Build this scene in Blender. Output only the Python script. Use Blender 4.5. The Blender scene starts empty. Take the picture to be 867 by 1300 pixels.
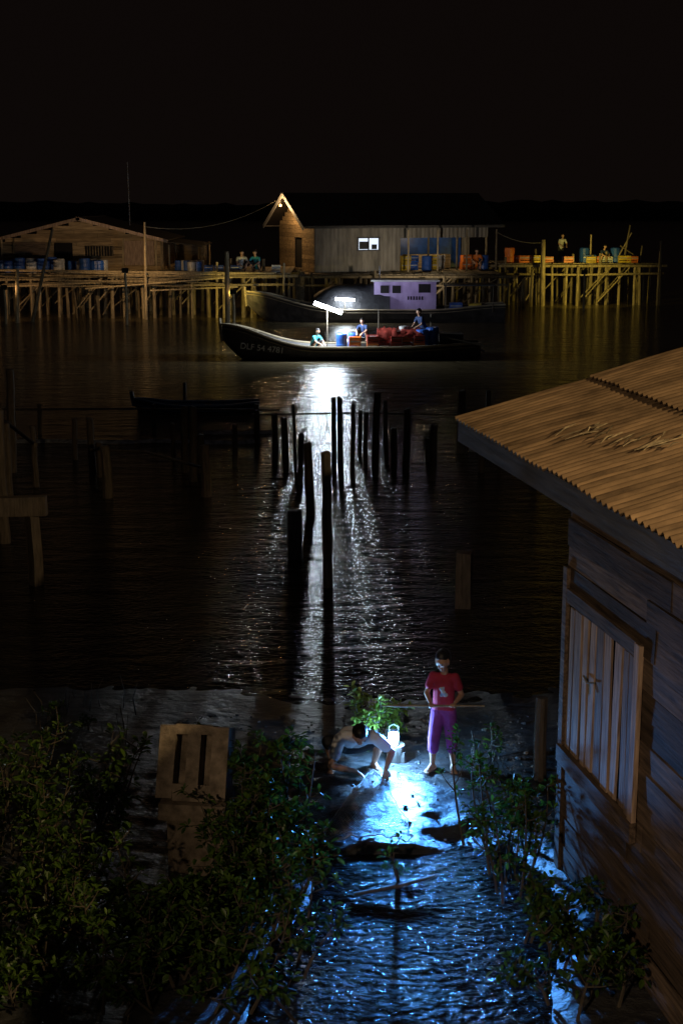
import bpy, math, random
import numpy as np
from mathutils import Vector, Matrix, noise
random.seed(7)
R=random.uniform
scn=bpy.context.scene
scn.view_settings.view_transform='Standard'
scn.view_settings.look='None'
scn.view_settings.exposure=0
COL=scn.collection

# ---------------------------------------------------------------- materials
def mat(name,c1,c2=None,rough=.7,scale=4,stretch=(1,1,1),bump=0,bdist=.02,island=0,spec=.4,metal=0,emit=None,estr=0,detail=6,rvar=0):
    m=bpy.data.materials.new(name); m.use_nodes=True
    nt=m.node_tree; b=nt.nodes['Principled BSDF']
    b.inputs['Roughness'].default_value=rough
    b.inputs['Specular IOR Level'].default_value=spec
    b.inputs['Metallic'].default_value=metal
    if c2 is None: c2=tuple(v*.6 for v in c1)
    tc=nt.nodes.new('ShaderNodeTexCoord'); mp=nt.nodes.new('ShaderNodeMapping')
    mp.inputs['Scale'].default_value=stretch
    nt.links.new(tc.outputs['Object'],mp.inputs[0])
    n=nt.nodes.new('ShaderNodeTexNoise'); n.inputs['Scale'].default_value=scale; n.inputs['Detail'].default_value=detail; n.inputs['Roughness'].default_value=.62
    nt.links.new(mp.outputs[0],n.inputs['Vector'])
    cr=nt.nodes.new('ShaderNodeValToRGB')
    cr.color_ramp.elements[0].position=.32; cr.color_ramp.elements[1].position=.68
    cr.color_ramp.elements[0].color=(*c2,1); cr.color_ramp.elements[1].color=(*c1,1)
    nt.links.new(n.outputs['Fac'],cr.inputs[0])
    out=cr.outputs[0]
    if island:
        g=nt.nodes.new('ShaderNodeNewGeometry')
        mr=nt.nodes.new('ShaderNodeMapRange'); mr.inputs[3].default_value=1-island; mr.inputs[4].default_value=1+island*.7
        nt.links.new(g.outputs['Random Per Island'],mr.inputs[0])
        mx=nt.nodes.new('ShaderNodeVectorMath'); mx.operation='SCALE'
        nt.links.new(out,mx.inputs[0]); nt.links.new(mr.outputs[0],mx.inputs['Scale'])
        out=mx.outputs[0]
    nt.links.new(out,b.inputs['Base Color'])
    if rvar:
        m2=nt.nodes.new('ShaderNodeMapRange'); m2.inputs[3].default_value=max(rough-rvar,.03); m2.inputs[4].default_value=rough+rvar
        nt.links.new(n.outputs['Fac'],m2.inputs[0]); nt.links.new(m2.outputs[0],b.inputs['Roughness'])
    if bump:
        bp=nt.nodes.new('ShaderNodeBump'); bp.inputs['Strength'].default_value=bump; bp.inputs['Distance'].default_value=bdist
        nt.links.new(n.outputs['Fac'],bp.inputs['Height']); nt.links.new(bp.outputs[0],b.inputs['Normal'])
    if emit:
        b.inputs['Emission Color'].default_value=(*emit,1); b.inputs['Emission Strength'].default_value=estr
    return m

M={}
M['post']=mat('weathered_post',(.13,.10,.075),(.05,.038,.028),rough=.75,scale=6,stretch=(4,4,.6),bump=.6,island=.4)
M['stilt']=mat('stilt_wood',(.42,.33,.2),(.13,.10,.06),rough=.8,scale=5,stretch=(3,3,.5),bump=.5,island=.65)
M['deck']=mat('deck_wood',(.33,.27,.18),(.13,.10,.065),rough=.8,scale=3,stretch=(.4,3,3),bump=.5,island=.45)
M['shedwood']=mat('old_planks',(.20,.14,.10),(.05,.036,.028),rough=.85,scale=5,stretch=(.5,6,7),bump=.9,bdist=.012,island=.55,spec=.2)
M['batten']=mat('pale_battens',(.50,.36,.26),(.15,.10,.075),rough=.8,scale=5,stretch=(7,6,.5),bump=.8,bdist=.01,island=.6,spec=.2)
M['fascia']=mat('fascia_wood',(.13,.12,.11),(.06,.055,.05),rough=.7,scale=4,stretch=(.4,5,5),bump=.6,bdist=.01,island=.2)
M['roof']=mat('corrugated_sheet',(.33,.215,.12),(.085,.055,.032),rough=.8,scale=1.7,stretch=(3,.9,1),bump=.35,bdist=.008,island=.2,detail=14,spec=.2)
M['roofdark']=mat('dark_roof',(.035,.03,.028),(.02,.018,.016),rough=.7,scale=1)
M['housewall']=mat('grey_zinc_wall',(.42,.38,.32),(.17,.155,.13),rough=.7,scale=1.2,stretch=(2.5,2.5,.4),bump=.3,island=.1)
M['plankwall']=mat('plank_wall',(.42,.31,.18),(.15,.105,.06),rough=.8,scale=3,stretch=(.4,1,4),bump=.4,island=.4)
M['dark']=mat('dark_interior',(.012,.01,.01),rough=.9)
M['concrete']=mat('mossy_concrete',(.30,.235,.17),(.10,.078,.055),rough=.9,scale=9,bump=1,bdist=.02,detail=10)
M['trim']=mat('white_trim',(.55,.55,.55),(.35,.35,.35),rough=.6)
M['hull']=mat('boat_hull',(.06,.05,.05),(.018,.017,.018),rough=.45,scale=3,bump=.3,rvar=.15)
M['hullblue']=mat('sampan_blue',(.04,.09,.2),(.02,.04,.09),rough=.5,bump=.3)
M['purple']=mat('cabin_paint',(.42,.33,.58),(.24,.18,.34),rough=.5,scale=2,stretch=(1,1,.4))
M['tarp']=mat('dark_tarp',(.03,.03,.035),(.015,.015,.018),rough=.55,scale=4,bump=.8,bdist=.05)
M['redtarp']=mat('red_crate',(.38,.05,.035),(.14,.02,.015),rough=.5,scale=5,island=.3)
M['orange']=mat('orange_plastic',(.75,.2,.03),(.5,.12,.02),rough=.45,island=.3)
M['bluep']=mat('blue_plastic',(.03,.12,.5),(.02,.07,.3),rough=.4,island=.35)
M['whitep']=mat('white_plastic',(.6,.6,.6),(.35,.35,.35),rough=.45,island=.3)
M['yellowp']=mat('yellow_plastic',(.7,.5,.05),(.45,.3,.03),rough=.45,island=.3)
M['stem']=mat('mangrove_stem',(.10,.08,.055),(.05,.04,.03),rough=.8,scale=9)
M['metal']=mat('galv_metal',(.35,.35,.35),(.2,.2,.2),rough=.45,metal=.8)
M['skin']=mat('skin',(.50,.30,.20),(.42,.24,.165),rough=.5,scale=9)
M['hair']=mat('hair',(.012,.01,.01),(.006,.005,.005),rough=.45,scale=60,bump=.8,bdist=.004)
M['eye']=mat('eye',(.02,.015,.015),rough=.2)
M['lip']=mat('lip',(.3,.12,.1),rough=.5)
M['maroon']=mat('maroon_shirt',(.42,.03,.07),(.28,.02,.045),rough=.85,scale=8,bump=.6,bdist=.012)
M['printw']=mat('shirt_print',(.6,.65,.7),(.12,.25,.5),rough=.8,scale=26,detail=2)
M['pants']=mat('purple_trousers',(.30,.06,.34),(.16,.035,.2),rough=.85,scale=9,bump=.7,bdist=.015)
M['white']=mat('white_shirt',(.80,.80,.80),(.66,.66,.68),rough=.85,scale=8,bump=.8,bdist=.015)
M['shorts']=mat('dark_shorts',(.03,.03,.035),(.015,.015,.02),rough=.85,scale=8,bump=.6)
M['teal']=mat('teal_shirt',(.05,.4,.5),(.03,.25,.33),rough=.85)
M['navy']=mat('navy_shirt',(.03,.06,.16),(.02,.03,.09),rough=.85)
M['net']=mat('fishing_net',(.6,.62,.6),(.45,.46,.45),rough=.6)
M['foam']=mat('foam',(.55,.57,.6),(.05,.05,.05),rough=.5,scale=7,stretch=(1,2,1),bump=.8)
M['hill']=mat('far_trees',(.012,.014,.01),(.006,.007,.005),rough=.95,scale=.2)
M['rope']=mat('rope',(.3,.27,.2),rough=.9)
def emat(n,c,s): return mat(n,c,c,emit=c,estr=s,rough=.4)
M['tube']=emat('tube_glow',(.85,.93,1),60)
M['bulb']=emat('bulb_glow',(1,.62,.22),12)
M['lant']=emat('lantern_glow',(.22,.6,1),60)
M['win']=emat('lit_window',(.75,.85,1),1.0)

def leafmat(name,a,b):
    m=bpy.data.materials.new(name); m.use_nodes=True; nt=m.node_tree; p=nt.nodes['Principled BSDF']
    g=nt.nodes.new('ShaderNodeNewGeometry'); cr=nt.nodes.new('ShaderNodeValToRGB')
    cr.color_ramp.elements[0].color=(*a,1); cr.color_ramp.elements[1].color=(*b,1)
    nt.links.new(g.outputs['Random Per Island'],cr.inputs[0]); nt.links.new(cr.outputs[0],p.inputs['Base Color'])
    p.inputs['Roughness'].default_value=.42; p.inputs['Specular IOR Level'].default_value=.3
    t=nt.nodes.new('ShaderNodeBsdfTranslucent'); nt.links.new(cr.outputs[0],t.inputs[0])
    mx=nt.nodes.new('ShaderNodeMixShader'); mx.inputs[0].default_value=.3
    nt.links.new(p.outputs[0],mx.inputs[1]); nt.links.new(t.outputs[0],mx.inputs[2])
    nt.links.new(mx.outputs[0],nt.nodes['Material Output'].inputs[0]); return m
M['leaf']=leafmat('mangrove_leaf',(.014,.038,.008),(.085,.15,.018))
M['leaf2']=leafmat('sapling_leaf',(.09,.15,.02),(.22,.28,.04))

# ---------------------------------------------------------------- mesh builder
class MB:
    def __init__(s): s.v=[];s.f=[];s.m=[];s.names=[]
    def mi(s,k):
        if k not in s.names: s.names.append(k)
        return s.names.index(k)
    def add(s,vs,fs,k):
        o=len(s.v); i=s.mi(k); s.v+= [tuple(v) for v in vs]
        for f in fs: s.f.append(tuple(o+j for j in f)); s.m.append(i)
    def box(s,c,d,k,rot=None,jit=0):
        x,y,z=d[0]/2,d[1]/2,d[2]/2
        vs=[Vector((a*x+R(-jit,jit),b*y,cc*z+R(-jit,jit))) for a in(-1,1) for b in(-1,1) for cc in(-1,1)]
        if rot is not None:
            if not isinstance(rot,Matrix): rot=Matrix.Rotation(rot,3,'Z')
            vs=[rot@v for v in vs]
        c=Vector(c); s.add([v+c for v in vs],[(0,1,3,2),(4,6,7,5),(0,4,5,1),(2,3,7,6),(0,2,6,4),(1,5,7,3)],k)
    def tube(s,pts,rs,k,n=8,cap=True):
        pts=[Vector(p) for p in pts]
        if not hasattr(rs,'__len__'): rs=[rs]*len(pts)
        vs=[];fs=[]
        for i,p in enumerate(pts):
            d=(pts[min(i+1,len(pts)-1)]-pts[max(i-1,0)]).normalized()
            a=d.cross(Vector((0,0,1))) if abs(d.z)<.95 else d.cross(Vector((1,0,0)))
            a.normalize(); b=d.cross(a)
            for j in range(n):
                t=2*math.pi*j/n; vs.append(p+(a*math.cos(t)+b*math.sin(t))*rs[i])
        for i in range(len(pts)-1):
            for j in range(n):
                fs.append((i*n+j,i*n+(j+1)%n,(i+1)*n+(j+1)%n,(i+1)*n+j))
        if cap: fs.append(tuple(range(n))[::-1]); fs.append(tuple((len(pts)-1)*n+j for j in range(n)))
        s.add(vs,fs,k)
    def lathe(s,c,prof,k,n=16):
        c=Vector(c); s.tube([c+Vector((0,0,z)) for r,z in prof],[r for r,z in prof],k,n)
    def obj(s,name,parent=None,smooth=False,loc=(0,0,0),rotz=0):
        me=bpy.data.meshes.new(name); me.from_pydata(s.v,[],s.f)
        for k in s.names: me.materials.append(M[k])
        me.polygons.foreach_set('material_index',s.m)
        if smooth: me.polygons.foreach_set('use_smooth',[True]*len(s.f))
        me.update(); o=bpy.data.objects.new(name,me); COL.objects.link(o)
        o.location=loc; o.rotation_euler=(0,0,rotz)
        if parent: o.parent=parent
        return o
def empty(name,loc=(0,0,0),rotz=0):
    e=bpy.data.objects.new(name,None); COL.objects.link(e); e.location=loc; e.rotation_euler=(0,0,rotz); e.empty_display_size=.2
    return e
def light(name,loc,col,power,r=.05,parent=None,typ='POINT',aim=None,ang=80,blend=.6):
    l=bpy.data.lights.new(name,typ); l.color=col; l.energy=power; l.shadow_soft_size=r
    o=bpy.data.objects.new(name,l); COL.objects.link(o); o.location=loc
    if typ=='SPOT':
        l.spot_size=math.radians(ang); l.spot_blend=blend
        o.rotation_euler=(Vector(aim)-Vector(loc)).to_track_quat('-Z','Y').to_euler()
    if parent: o.parent=parent
    return o

# ---------------------------------------------------------------- world
w=bpy.data.worlds.new('World'); scn.world=w; w.use_nodes=True
nt=w.node_tree; bg=nt.nodes['Background']
sky=nt.nodes.new('ShaderNodeTexSky'); sky.sky_type='NISHITA'; sky.sun_disc=False
sky.sun_elevation=math.radians(-6); sky.sun_rotation=math.radians(200)
tc=nt.nodes.new('ShaderNodeTexCoord'); sp=nt.nodes.new('ShaderNodeSeparateXYZ'); nt.links.new(tc.outputs['Generated'],sp.inputs[0])
cr=nt.nodes.new('ShaderNodeValToRGB'); cr.color_ramp.elements[0].color=(.0036,.0024,.0020,1); cr.color_ramp.elements[1].color=(.0034,.0021,.0019,1)
cr.color_ramp.elements[0].position=0; cr.color_ramp.elements[1].position=.4
nt.links.new(sp.outputs['Z'],cr.inputs[0])
mx=nt.nodes.new('ShaderNodeMixRGB'); mx.blend_type='ADD'; mx.inputs[0].default_value=.002
nt.links.new(cr.outputs[0],mx.inputs[1]); nt.links.new(sky.outputs[0],mx.inputs[2]); nt.links.new(mx.outputs[0],bg.inputs[0]); bg.inputs[1].default_value=1
sun=bpy.data.lights.new('moonlight','SUN'); sun.energy=.012; sun.angle=math.radians(1); sun.color=(.7,.8,1)
so=bpy.data.objects.new('moonlight',sun); COL.objects.link(so); so.rotation_euler=(math.radians(40),math.radians(20),0)

# ---------------------------------------------------------------- water + mud
def watermat():
    m=bpy.data.materials.new('murky_water'); m.use_nodes=True; nt=m.node_tree; b=nt.nodes['Principled BSDF']
    b.inputs['Roughness'].default_value=.08; b.inputs['IOR'].default_value=1.33
    g=nt.nodes.new('ShaderNodeNewGeometry'); sep=nt.nodes.new('ShaderNodeSeparateXYZ'); nt.links.new(g.outputs['Position'],sep.inputs[0])
    def rng(a,b_,c,d):
        r=nt.nodes.new('ShaderNodeMapRange'); r.interpolation_type='SMOOTHSTEP'
        for i,v in enumerate((a,b_,c,d)): r.inputs[i+1].default_value=v
        nt.links.new(sep.outputs['Y'],r.inputs[0]); return r.outputs[0]
    # shallow film over dark mud near the shore, silty estuary water further out
    mc=nt.nodes.new('ShaderNodeMixRGB'); mc.inputs[1].default_value=(.010,.009,.007,1); mc.inputs[2].default_value=(.085,.065,.036,1)
    nt.links.new(rng(25,50,0,1),mc.inputs[0]); nt.links.new(mc.outputs[0],b.inputs['Base Color'])
    def nz(sc,st,det):
        mp=nt.nodes.new('ShaderNodeMapping'); mp.inputs['Scale'].default_value=st
        nt.links.new(g.outputs['Position'],mp.inputs[0])
        n=nt.nodes.new('ShaderNodeTexNoise'); n.inputs['Scale'].default_value=sc; n.inputs['Detail'].default_value=det
        n.inputs['Distortion'].default_value=.6
        nt.links.new(mp.outputs[0],n.inputs['Vector']); return n.outputs['Fac']
    far=nz(1.5,(.6,1.5,1),6); near=nz(10,(.9,1.3,1),5)
    bf=nt.nodes.new('ShaderNodeBump'); bf.inputs['Strength'].default_value=1
    nt.links.new(rng(16,38,.06,.13),bf.inputs['Distance']); nt.links.new(far,bf.inputs['Height'])
    bn=nt.nodes.new('ShaderNodeBump'); bn.inputs['Strength'].default_value=1
    nt.links.new(rng(12,16,.12,.028),bn.inputs['Distance']); nt.links.new(near,bn.inputs['Height'])
    nt.links.new(bf.outputs[0],bn.inputs['Normal']); nt.links.new(bn.outputs[0],b.inputs['Normal'])
    return m
M['water']=watermat()
mb=MB(); mb.add([(-900,-60,0),(900,-60,0),(900,1500,0),(-900,1500,0)],[(0,1,2,3)],'water'); mb.obj('water')

M['mud']=mat('wet_mud',(.070,.068,.067),(.024,.023,.023),rough=.34,scale=8,stretch=(.8,1.2,1),bump=1,bdist=.04,detail=13,rvar=.2,spec=.7)
def ss(a,b,x):
    t=min(max((x-a)/(b-a),0),1); return t*t*(3-2*t)
def mudh(x,y):
    n1=noise.noise(Vector((x*.35,y*.6,0))); n2=noise.noise(Vector((x*1.6,y*2.2,3))); n3=noise.noise(Vector((x*7,y*7,9))); n4=noise.noise(Vector((x*3.5,y*4.5,13)))
    h=.02-.05*ss(14.3,17,y+1.4*n1+.5*n2)-.5*ss(31,45,y)+.006*n1
    e=((x-.45)/1.9)**2+((y-12.95)/1.35)**2
    mnd=math.exp(-e*e*.8)
    h+=.065*mnd+mnd*(.022*n2+.02*abs(n3)+.018*n4)
    h+=.14*ss(-.5,-2.6,x)*ss(16.5,12.5,y)
    h+=.14*ss(1.3,1.9,x)*ss(12.5,11.5,y)*ss(8.5,11,y)
    h+=.05*ss(2.2,4,x)*ss(18,12,y)
    h+=(.012*n2+.006*n3+.010*n4)*ss(34,20,y)
    w_=ss(1.25,.7,abs(x-.65+.12*n1*4))*ss(12.0,11.2,y+.25*n2)
    h-=.14*w_
    return h
def axis(segs):
    out=[]
    for a,b,s in segs:
        n=max(1,int(round((b-a)/s)))
        out+= [a+(b-a)*i/n for i in range(n)]
    out.append(segs[-1][1]); return out
xs=axis([(-200,-30,20),(-30,-8,1),(-8,-3,.12),(-3,3,.035),(3,8,.12),(8,30,1),(30,200,20)])
ys=axis([(-40,0,4),(0,8.5,.5),(8.5,18,.035),(18,32,.16),(32,60,1.5),(60,1400,100)])
nx=len(xs); vs=[(x,y,mudh(x,y)) for y in ys for x in xs]
fs=[(j*nx+i,j*nx+i+1,(j+1)*nx+i+1,(j+1)*nx+i) for j in range(len(ys)-1) for i in range(nx-1)]
mb=MB(); mb.add(vs,fs,'mud'); mb.obj('mudflat',smooth=True)

# foam line of small wave on the shore
mb=MB()
for (x0,x1,yy) in [(-8.2,-1.9,33.2),(2.9,6.5,32.2),(-3.4,-1.7,34.6)]:
    n=int((x1-x0)/.08); vs=[];fs=[]
    for i in range(n+1):
        x=x0+(x1-x0)*i/n; y=yy+.5*noise.noise(Vector((x*.5,yy,0))); wd=(.16+.14*noise.noise(Vector((x*1.7,yy,5))))*math.sin(math.pi*i/n)**.4+.01
        vs+=[(x,y-wd,.004),(x,y-wd*.3,.08+.05*noise.noise(Vector((x*3,0,1)))),(x,y+wd,.004)]
    for i in range(n):
        o=i*3; fs+=[(o,o+3,o+4,o+1),(o+1,o+4,o+5,o+2)]
    mb.add(vs,fs,'foam')
mb.obj('wave_foam',smooth=True)

# distant shore
mb=MB(); n=260; vs=[];fs=[]
for i in range(n+1):
    x=-400+800*i/n; h=5.2+1.2*noise.noise(Vector((x*.012,0,0)))+1.0*noise.noise(Vector((x*.1,0,0)))+.8*noise.noise(Vector((x*.4,0,0)))+2.0*ss(60,200,x)
    vs+=[(x,420,-1),(x,421+4*noise.noise(Vector((x*.2,3,0))),h*.6),(x,426,h),(x,470,h*.8)]
for i in range(n):
    o=i*4
    for k in range(3): fs.append((o+k,o+4+k,o+5+k,o+1+k))
mb.add(vs,fs,'hill'); mb.obj('hills')

# ---------------------------------------------------------------- posts
posts=[(-.14,29.5,1.59,.055),(0,28.6,1.72,.06),(.23,28.4,1.58,.05),(.5,30,1.19,.055),(.68,29,1.73,.075),(1,30.4,1.38,.055),(1.12,29.5,.92,.07),
(1.35,29.5,1.34,.075),(1.83,28.6,1.14,.075),(2.68,31.9,1.4,.09),(2.95,29.5,.67,.07),(-1.15,29.5,1.14,.07),(-1.45,30.4,1.09,.07),(-.85,28.2,1.04,.06),(-.9,28.5,1.57,.035),
(-.55,25.3,1.33,.085),(-.19,20.4,2.02,.078),(-.74,22.1,.8,.11),(1.71,19.3,.8,.11),(-3.3,29.5,1.38,.08),(-3.03,28.5,1.52,.085),(-2.98,29.5,.8,.08),
(-2.59,27,1.0,.1),(-4.48,26.9,1.0,.1),(-5.23,29.5,1.14,.08),(-4.97,29,.7,.08),(-4.34,39.3,.67,.05),(-6.94,29.5,2.16,.09),(-5.65,23.2,2.25,.1),(-6.3,26.5,1.5,.07),
(4.2,30.5,1.0,.08),(5.2,33,1.2,.08),(-8.2,31,1.6,.09),(1.9,30.8,.5,.06),(3.6,35,1.0,.07),(-6.1,28,1.2,.06),(-5.9,31,.9,.06),(-3.7,31,.8,.05),(-2.3,30.2,.9,.06)]
for i,(x,y,h,r) in enumerate(posts):
    mb=MB(); lx,ly=R(-.05,.05),R(-.05,.05); pts=[];rs=[]
    for k in range(9):
        t=k/8; pts.append((x+lx*t*h+R(-.008,.008),y+ly*t*h,-.6+(h+.6)*t)); rs.append(r*(1.08-.16*t)*R(.93,1.07))
    pts.append((pts[-1][0]+R(-.01,.01),pts[-1][1],pts[-1][2]+R(.01,.03))); rs.append(r*R(.5,.8))
    if r>.1:
        mb.box((x,y,h/2-.25),(r*2,r*1.7,h+.5),'post',rot=R(-.2,.2),jit=.012)
    else: mb.tube(pts,rs,'post',9)
    mb.obj('mooring_post')
mb=MB(); mb.tube([(-4.55,20.5,-.5),(-4.54,20.5,.4),(-4.57,20.52,1.06)],[.115,.11,.105],'post',4)
mb.box((-4.68,20.5,1.2),(.68,.16,.29),'post',rot=.05,jit=.01); mb.obj('timber_bollard')
mb=MB(); mb.tube([(-8.5,34.5,.62),(-5,34.3,.66),(-1.5,34.5,.6)],.03,'post',6)
for x in (-7.4,-4.6,-2.1): mb.tube([(x,34.5,-.4),(x+.03,34.5,.75)],.05,'post',7)
mb.obj('pole_rail')
mb=MB(); mb.tube([(-2.0,31.4,.95),(.3,31.3,1.0),(3.6,31.6,.9)],.022,'post',6)
for x in (-1.9,.4,3.5): mb.tube([(x,31.4,-.4),(x+.03,31.4,1.05)],.05,'post',7)
mb.obj('pole_rail')
mb=MB(); mb.tube([(-5.2,29.1,.55),(-4.0,28.6,.6),(-2.6,27.2,.5)],.03,'post',6); mb.tube([(-4.5,26.9,.8),(-5.0,29,.62)],.03,'post',6); mb.tube([(-7,29.4,1.1),(-5.7,26.2,1.15)],.04,'post',6)
mb.obj('broken_rail')
mb=MB(); mb.tube([(1.95,13.05,-.3),(1.93,13.05,.5),(1.94,13.07,.9)],[.07,.062,.058],'post',9)
mb.obj('mooring_post')

# ---------------------------------------------------------------- shed (right)
th=math.atan2(-.983,.183)
shed=empty('wooden_shed',(1.85,11.2,0),th)
mb=MB()
def wallrow(mb,x0,x1,z0,z1,yoff=0):
    x=x0
    while x<x1-.01:
        L=R(1.1,2.6); xe=min(x+L,x1)
        if x1-xe<.4: xe=x1
        rot=Matrix.Rotation(R(-.01,.01),3,'Y')@Matrix.Rotation(R(-.05,.05),3,'X')
        mb.box(((x+xe)/2,yoff+R(-.012,.012),(z0+z1)/2),(xe-x-.006,.022,z1-z0-.006),'shedwood',rot,jit=.006)
        x=xe
z=-.1
rows=[]
while z<3.38:
    h=R(.17,.27); rows.append((z,min(z+h,3.4))); z+=h
WX0,WX1,WZ0,WZ1=.1,1.52,1.2,2.42
for z0,z1 in rows:
    if z1<=WZ0+.08 or z0>=WZ1-.08: wallrow(mb,0,6.8,z0,z1)
    else:
        wallrow(mb,WX1+.02,6.8,z0,z1)
mb.obj('wall_planks',shed)
mb=MB()
mb.box((3.42,.10,1.65),(6.7,.1,3.4),'dark')  # near-black slab stands in for the unlit shed interior behind the gaps
mb.box((.05,2.6,1.65),(.06,5.0,3.4),'shedwood')
mb.box((6.8,2.6,1.65),(.06,5.0,3.4),'shedwood'); mb.box((3.4,5.1,1.65),(6.8,.06,3.4),'shedwood')
mb.obj('inner_walls',shed)
mb=MB()
x=WX0+.02
while x<WX1-.05:
    bw=R(.08,.15); bw=min(bw,WX1-x)
    mb.box((x+bw/2,-.018+R(-.015,.01),(WZ0+WZ1)/2-.01+R(-.03,.03)),(bw,.02,WZ1-WZ0+R(-.02,.06)),'batten',Matrix.Rotation(R(-.03,.03),3,'Y'),jit=.008)
    x+=bw+R(.035,.08)
mb.obj('window_battens',shed)
mb=MB()
mb.box((.83,-.045,WZ0-.09),(1.62,.05,.15),'shedwood',jit=.006)
mb.box((.8,-.03,WZ1+.06),(1.62,.03,.12),'shedwood',jit=.006)
mb.box((.035,-.03,1.9),(.09,.035,1.6),'shedwood',jit=.006); mb.box((WX1+.06,-.035,1.78),(.09,.035,1.5),'batten',jit=.006)
mb.box((.02,-.012,.5),(.1,.05,1.3),'shedwood',jit=.006)
mb.obj('window_frame',shed)
mb=MB(); mb.tube([(.55,-.05,1.95),(.66,-.06,1.93),(.78,-.05,1.97)],.008,'rope',5); mb.tube([(.66,-.05,1.93),(.7,-.06,1.85)],.006,'rope',5); mb.obj('rope_tie',shed)
EX0,EX1,EY0=-2.59,6.9,-.23; K=.257
def zr(y): return 3.54+K*(y-EY0)
def sheetrow(y0,y1,lift,x0,x1,name):
    mb=MB(); x=x0
    while x<x1:
        xe=min(x+.88,x1); n=max(2,int((xe-x+.05)/.0125)); ya=y0+R(-.04,.04); lf=lift+R(0,.008); tw=R(-.012,.012)
        vs=[];fs=[]; ny=7
        for j in range(ny+1):
            yy=ya+(y1-ya)*j/ny
            for i in range(n+1):
                xx=x-.03+(xe-x+.06)*i/n
                zz=zr(yy) if yy<3 else zr(3)-(yy-3)*K
                vs.append((xx,yy,zz+lf+tw*(xx-x)+.020*math.sin(2*math.pi*xx/.11)+.016*noise.noise(Vector((xx*1.1,yy*1.5,lift*50)))))
        for j in range(ny):
            for i in range(n):
                a=j*(n+1)+i; fs.append((a,a+1,a+n+2,a+n+1))
        mb.add(vs,fs,'roof'); x+=.88
    o=mb.obj(name,shed,smooth=True)
sheetrow(EY0-.06,1.25,.0,EX0,EX1,'roof_sheets_lower')
sheetrow(1.08,3.0,.03,EX0,EX1,'roof_sheets_upper')
sheetrow(3.0,6.0,.0,EX0,EX1,'roof_sheets_back')
mb=MB()
mb.box(((EX0+EX1)/2,EY0,3.41),(EX1-EX0,.035,.2),'fascia')
ang=math.atan(K)
mb.box((EX0-.02,(EY0+3)/2,zr((EY0+3)/2)-.09),(.03,3.3,.14),'fascia',Matrix.Rotation(ang,3,'X'))
mb.box(((EX0+EX1)/2,2.9,zr(3)+.055),(EX1-EX0,.26,.012),'fascia',Matrix.Rotation(ang,3,'X'))
for i in range(9):
    mb.box((EX0+.4+i*1.1,1.4,zr(1.4)-.12),(.06,3.2,.1),'shedwood',Matrix.Rotation(ang,3,'X'))
mb.box((-1.2,0.02,3.32),(2.6,.08,.1),'shedwood')
for y in (2.5,4.9): mb.tube([(-2.4,y,-.3),(-2.4,y,3.5)],.06,'post')
mb.obj('roof_frame',shed)
mb=MB()
for i in range(26):
    x=R(-1.0,.6);y=.55+.25*x+R(-.12,.12); a=R(-.5,.5)+1.2
    L=R(.15,.5); z=zr(y)+.035
    mb.tube([(x,y,z),(x+math.cos(a)*L*.5,y-math.sin(a)*L*.3,z+R(0,.02)-K*math.sin(a)*L*.3),(x+math.cos(a)*L,y-math.sin(a)*L*.6,z-K*math.sin(a)*L*.6)],[.004,.007,.003],'stilt',5)
mb.obj('dry_palm_debris',shed)

def lamppost(name,x,y,h,arm,col,power,aim,ang):
    e=empty(name,(x,y,0))
    mb=MB(); mb.tube([(0,0,-.3),(0,0,h*.6),(0,0,h)],[.09,.07,.05],'metal',10); mb.tube([(0,0,h),(arm*.5,0,h+.25),(arm,0,h+.25)],[.035,.03,.03],'metal',8)
    mb.box((arm*1.2,0,h+.22),(.5,.22,.1),'metal'); mb.obj('pole',e)
    mb=MB(); mb.box((arm*1.2,0,h+.155),(.36,.16,.03),'bulb'); mb.obj('lamp_glass',e)
    light('lamp',(arm*1.2,0,h+.08),col,power,.12,e,'SPOT',(aim[0]-x,aim[1]-y,aim[2]),ang,.5)
lamppost('fill_lamp',9.0,4.2,7.8,-.6,(1,.72,.36),3300,(.7,9.6,2.0),70)
lamppost('fill_lamp',-4.5,-2.5,7.0,.5,(1,.74,.48),1900,(2.6,9.5,2.3),40)  # unseen lamp added behind the camera, warm fill for the shed wall

# ---------------------------------------------------------------- concrete block
e=empty('concrete_plinth',(-1.22,11.25,0),math.radians(-7))
mb=MB(); tilt=Matrix.Rotation(math.radians(-22),3,'X')
def tb(c,d): mb.box(Vector((0,0,.98))+tilt@Vector(c),d,'concrete',tilt,jit=.006)
tb((-.225,0,0),(.14,.3,.6)); tb((0,0,0),(.11,.296,.5)); tb((.225,0,0),(.14,.3,.6))
tb((0,0,.27),(.312,.294,.08)); tb((0,0,-.255),(.312,.294,.14)); tb((0,.06,0),(.33,.06,.46))
mb.box((0,-.0,.62),(.57,.46,.16),'concrete',jit=.012)
mb.obj('slotted_cap',e)
mb=MB(); mb.box((0.02,0,.2),(.48,.4,.74),'concrete',jit=.02); mb.obj('pillar',e)

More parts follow.
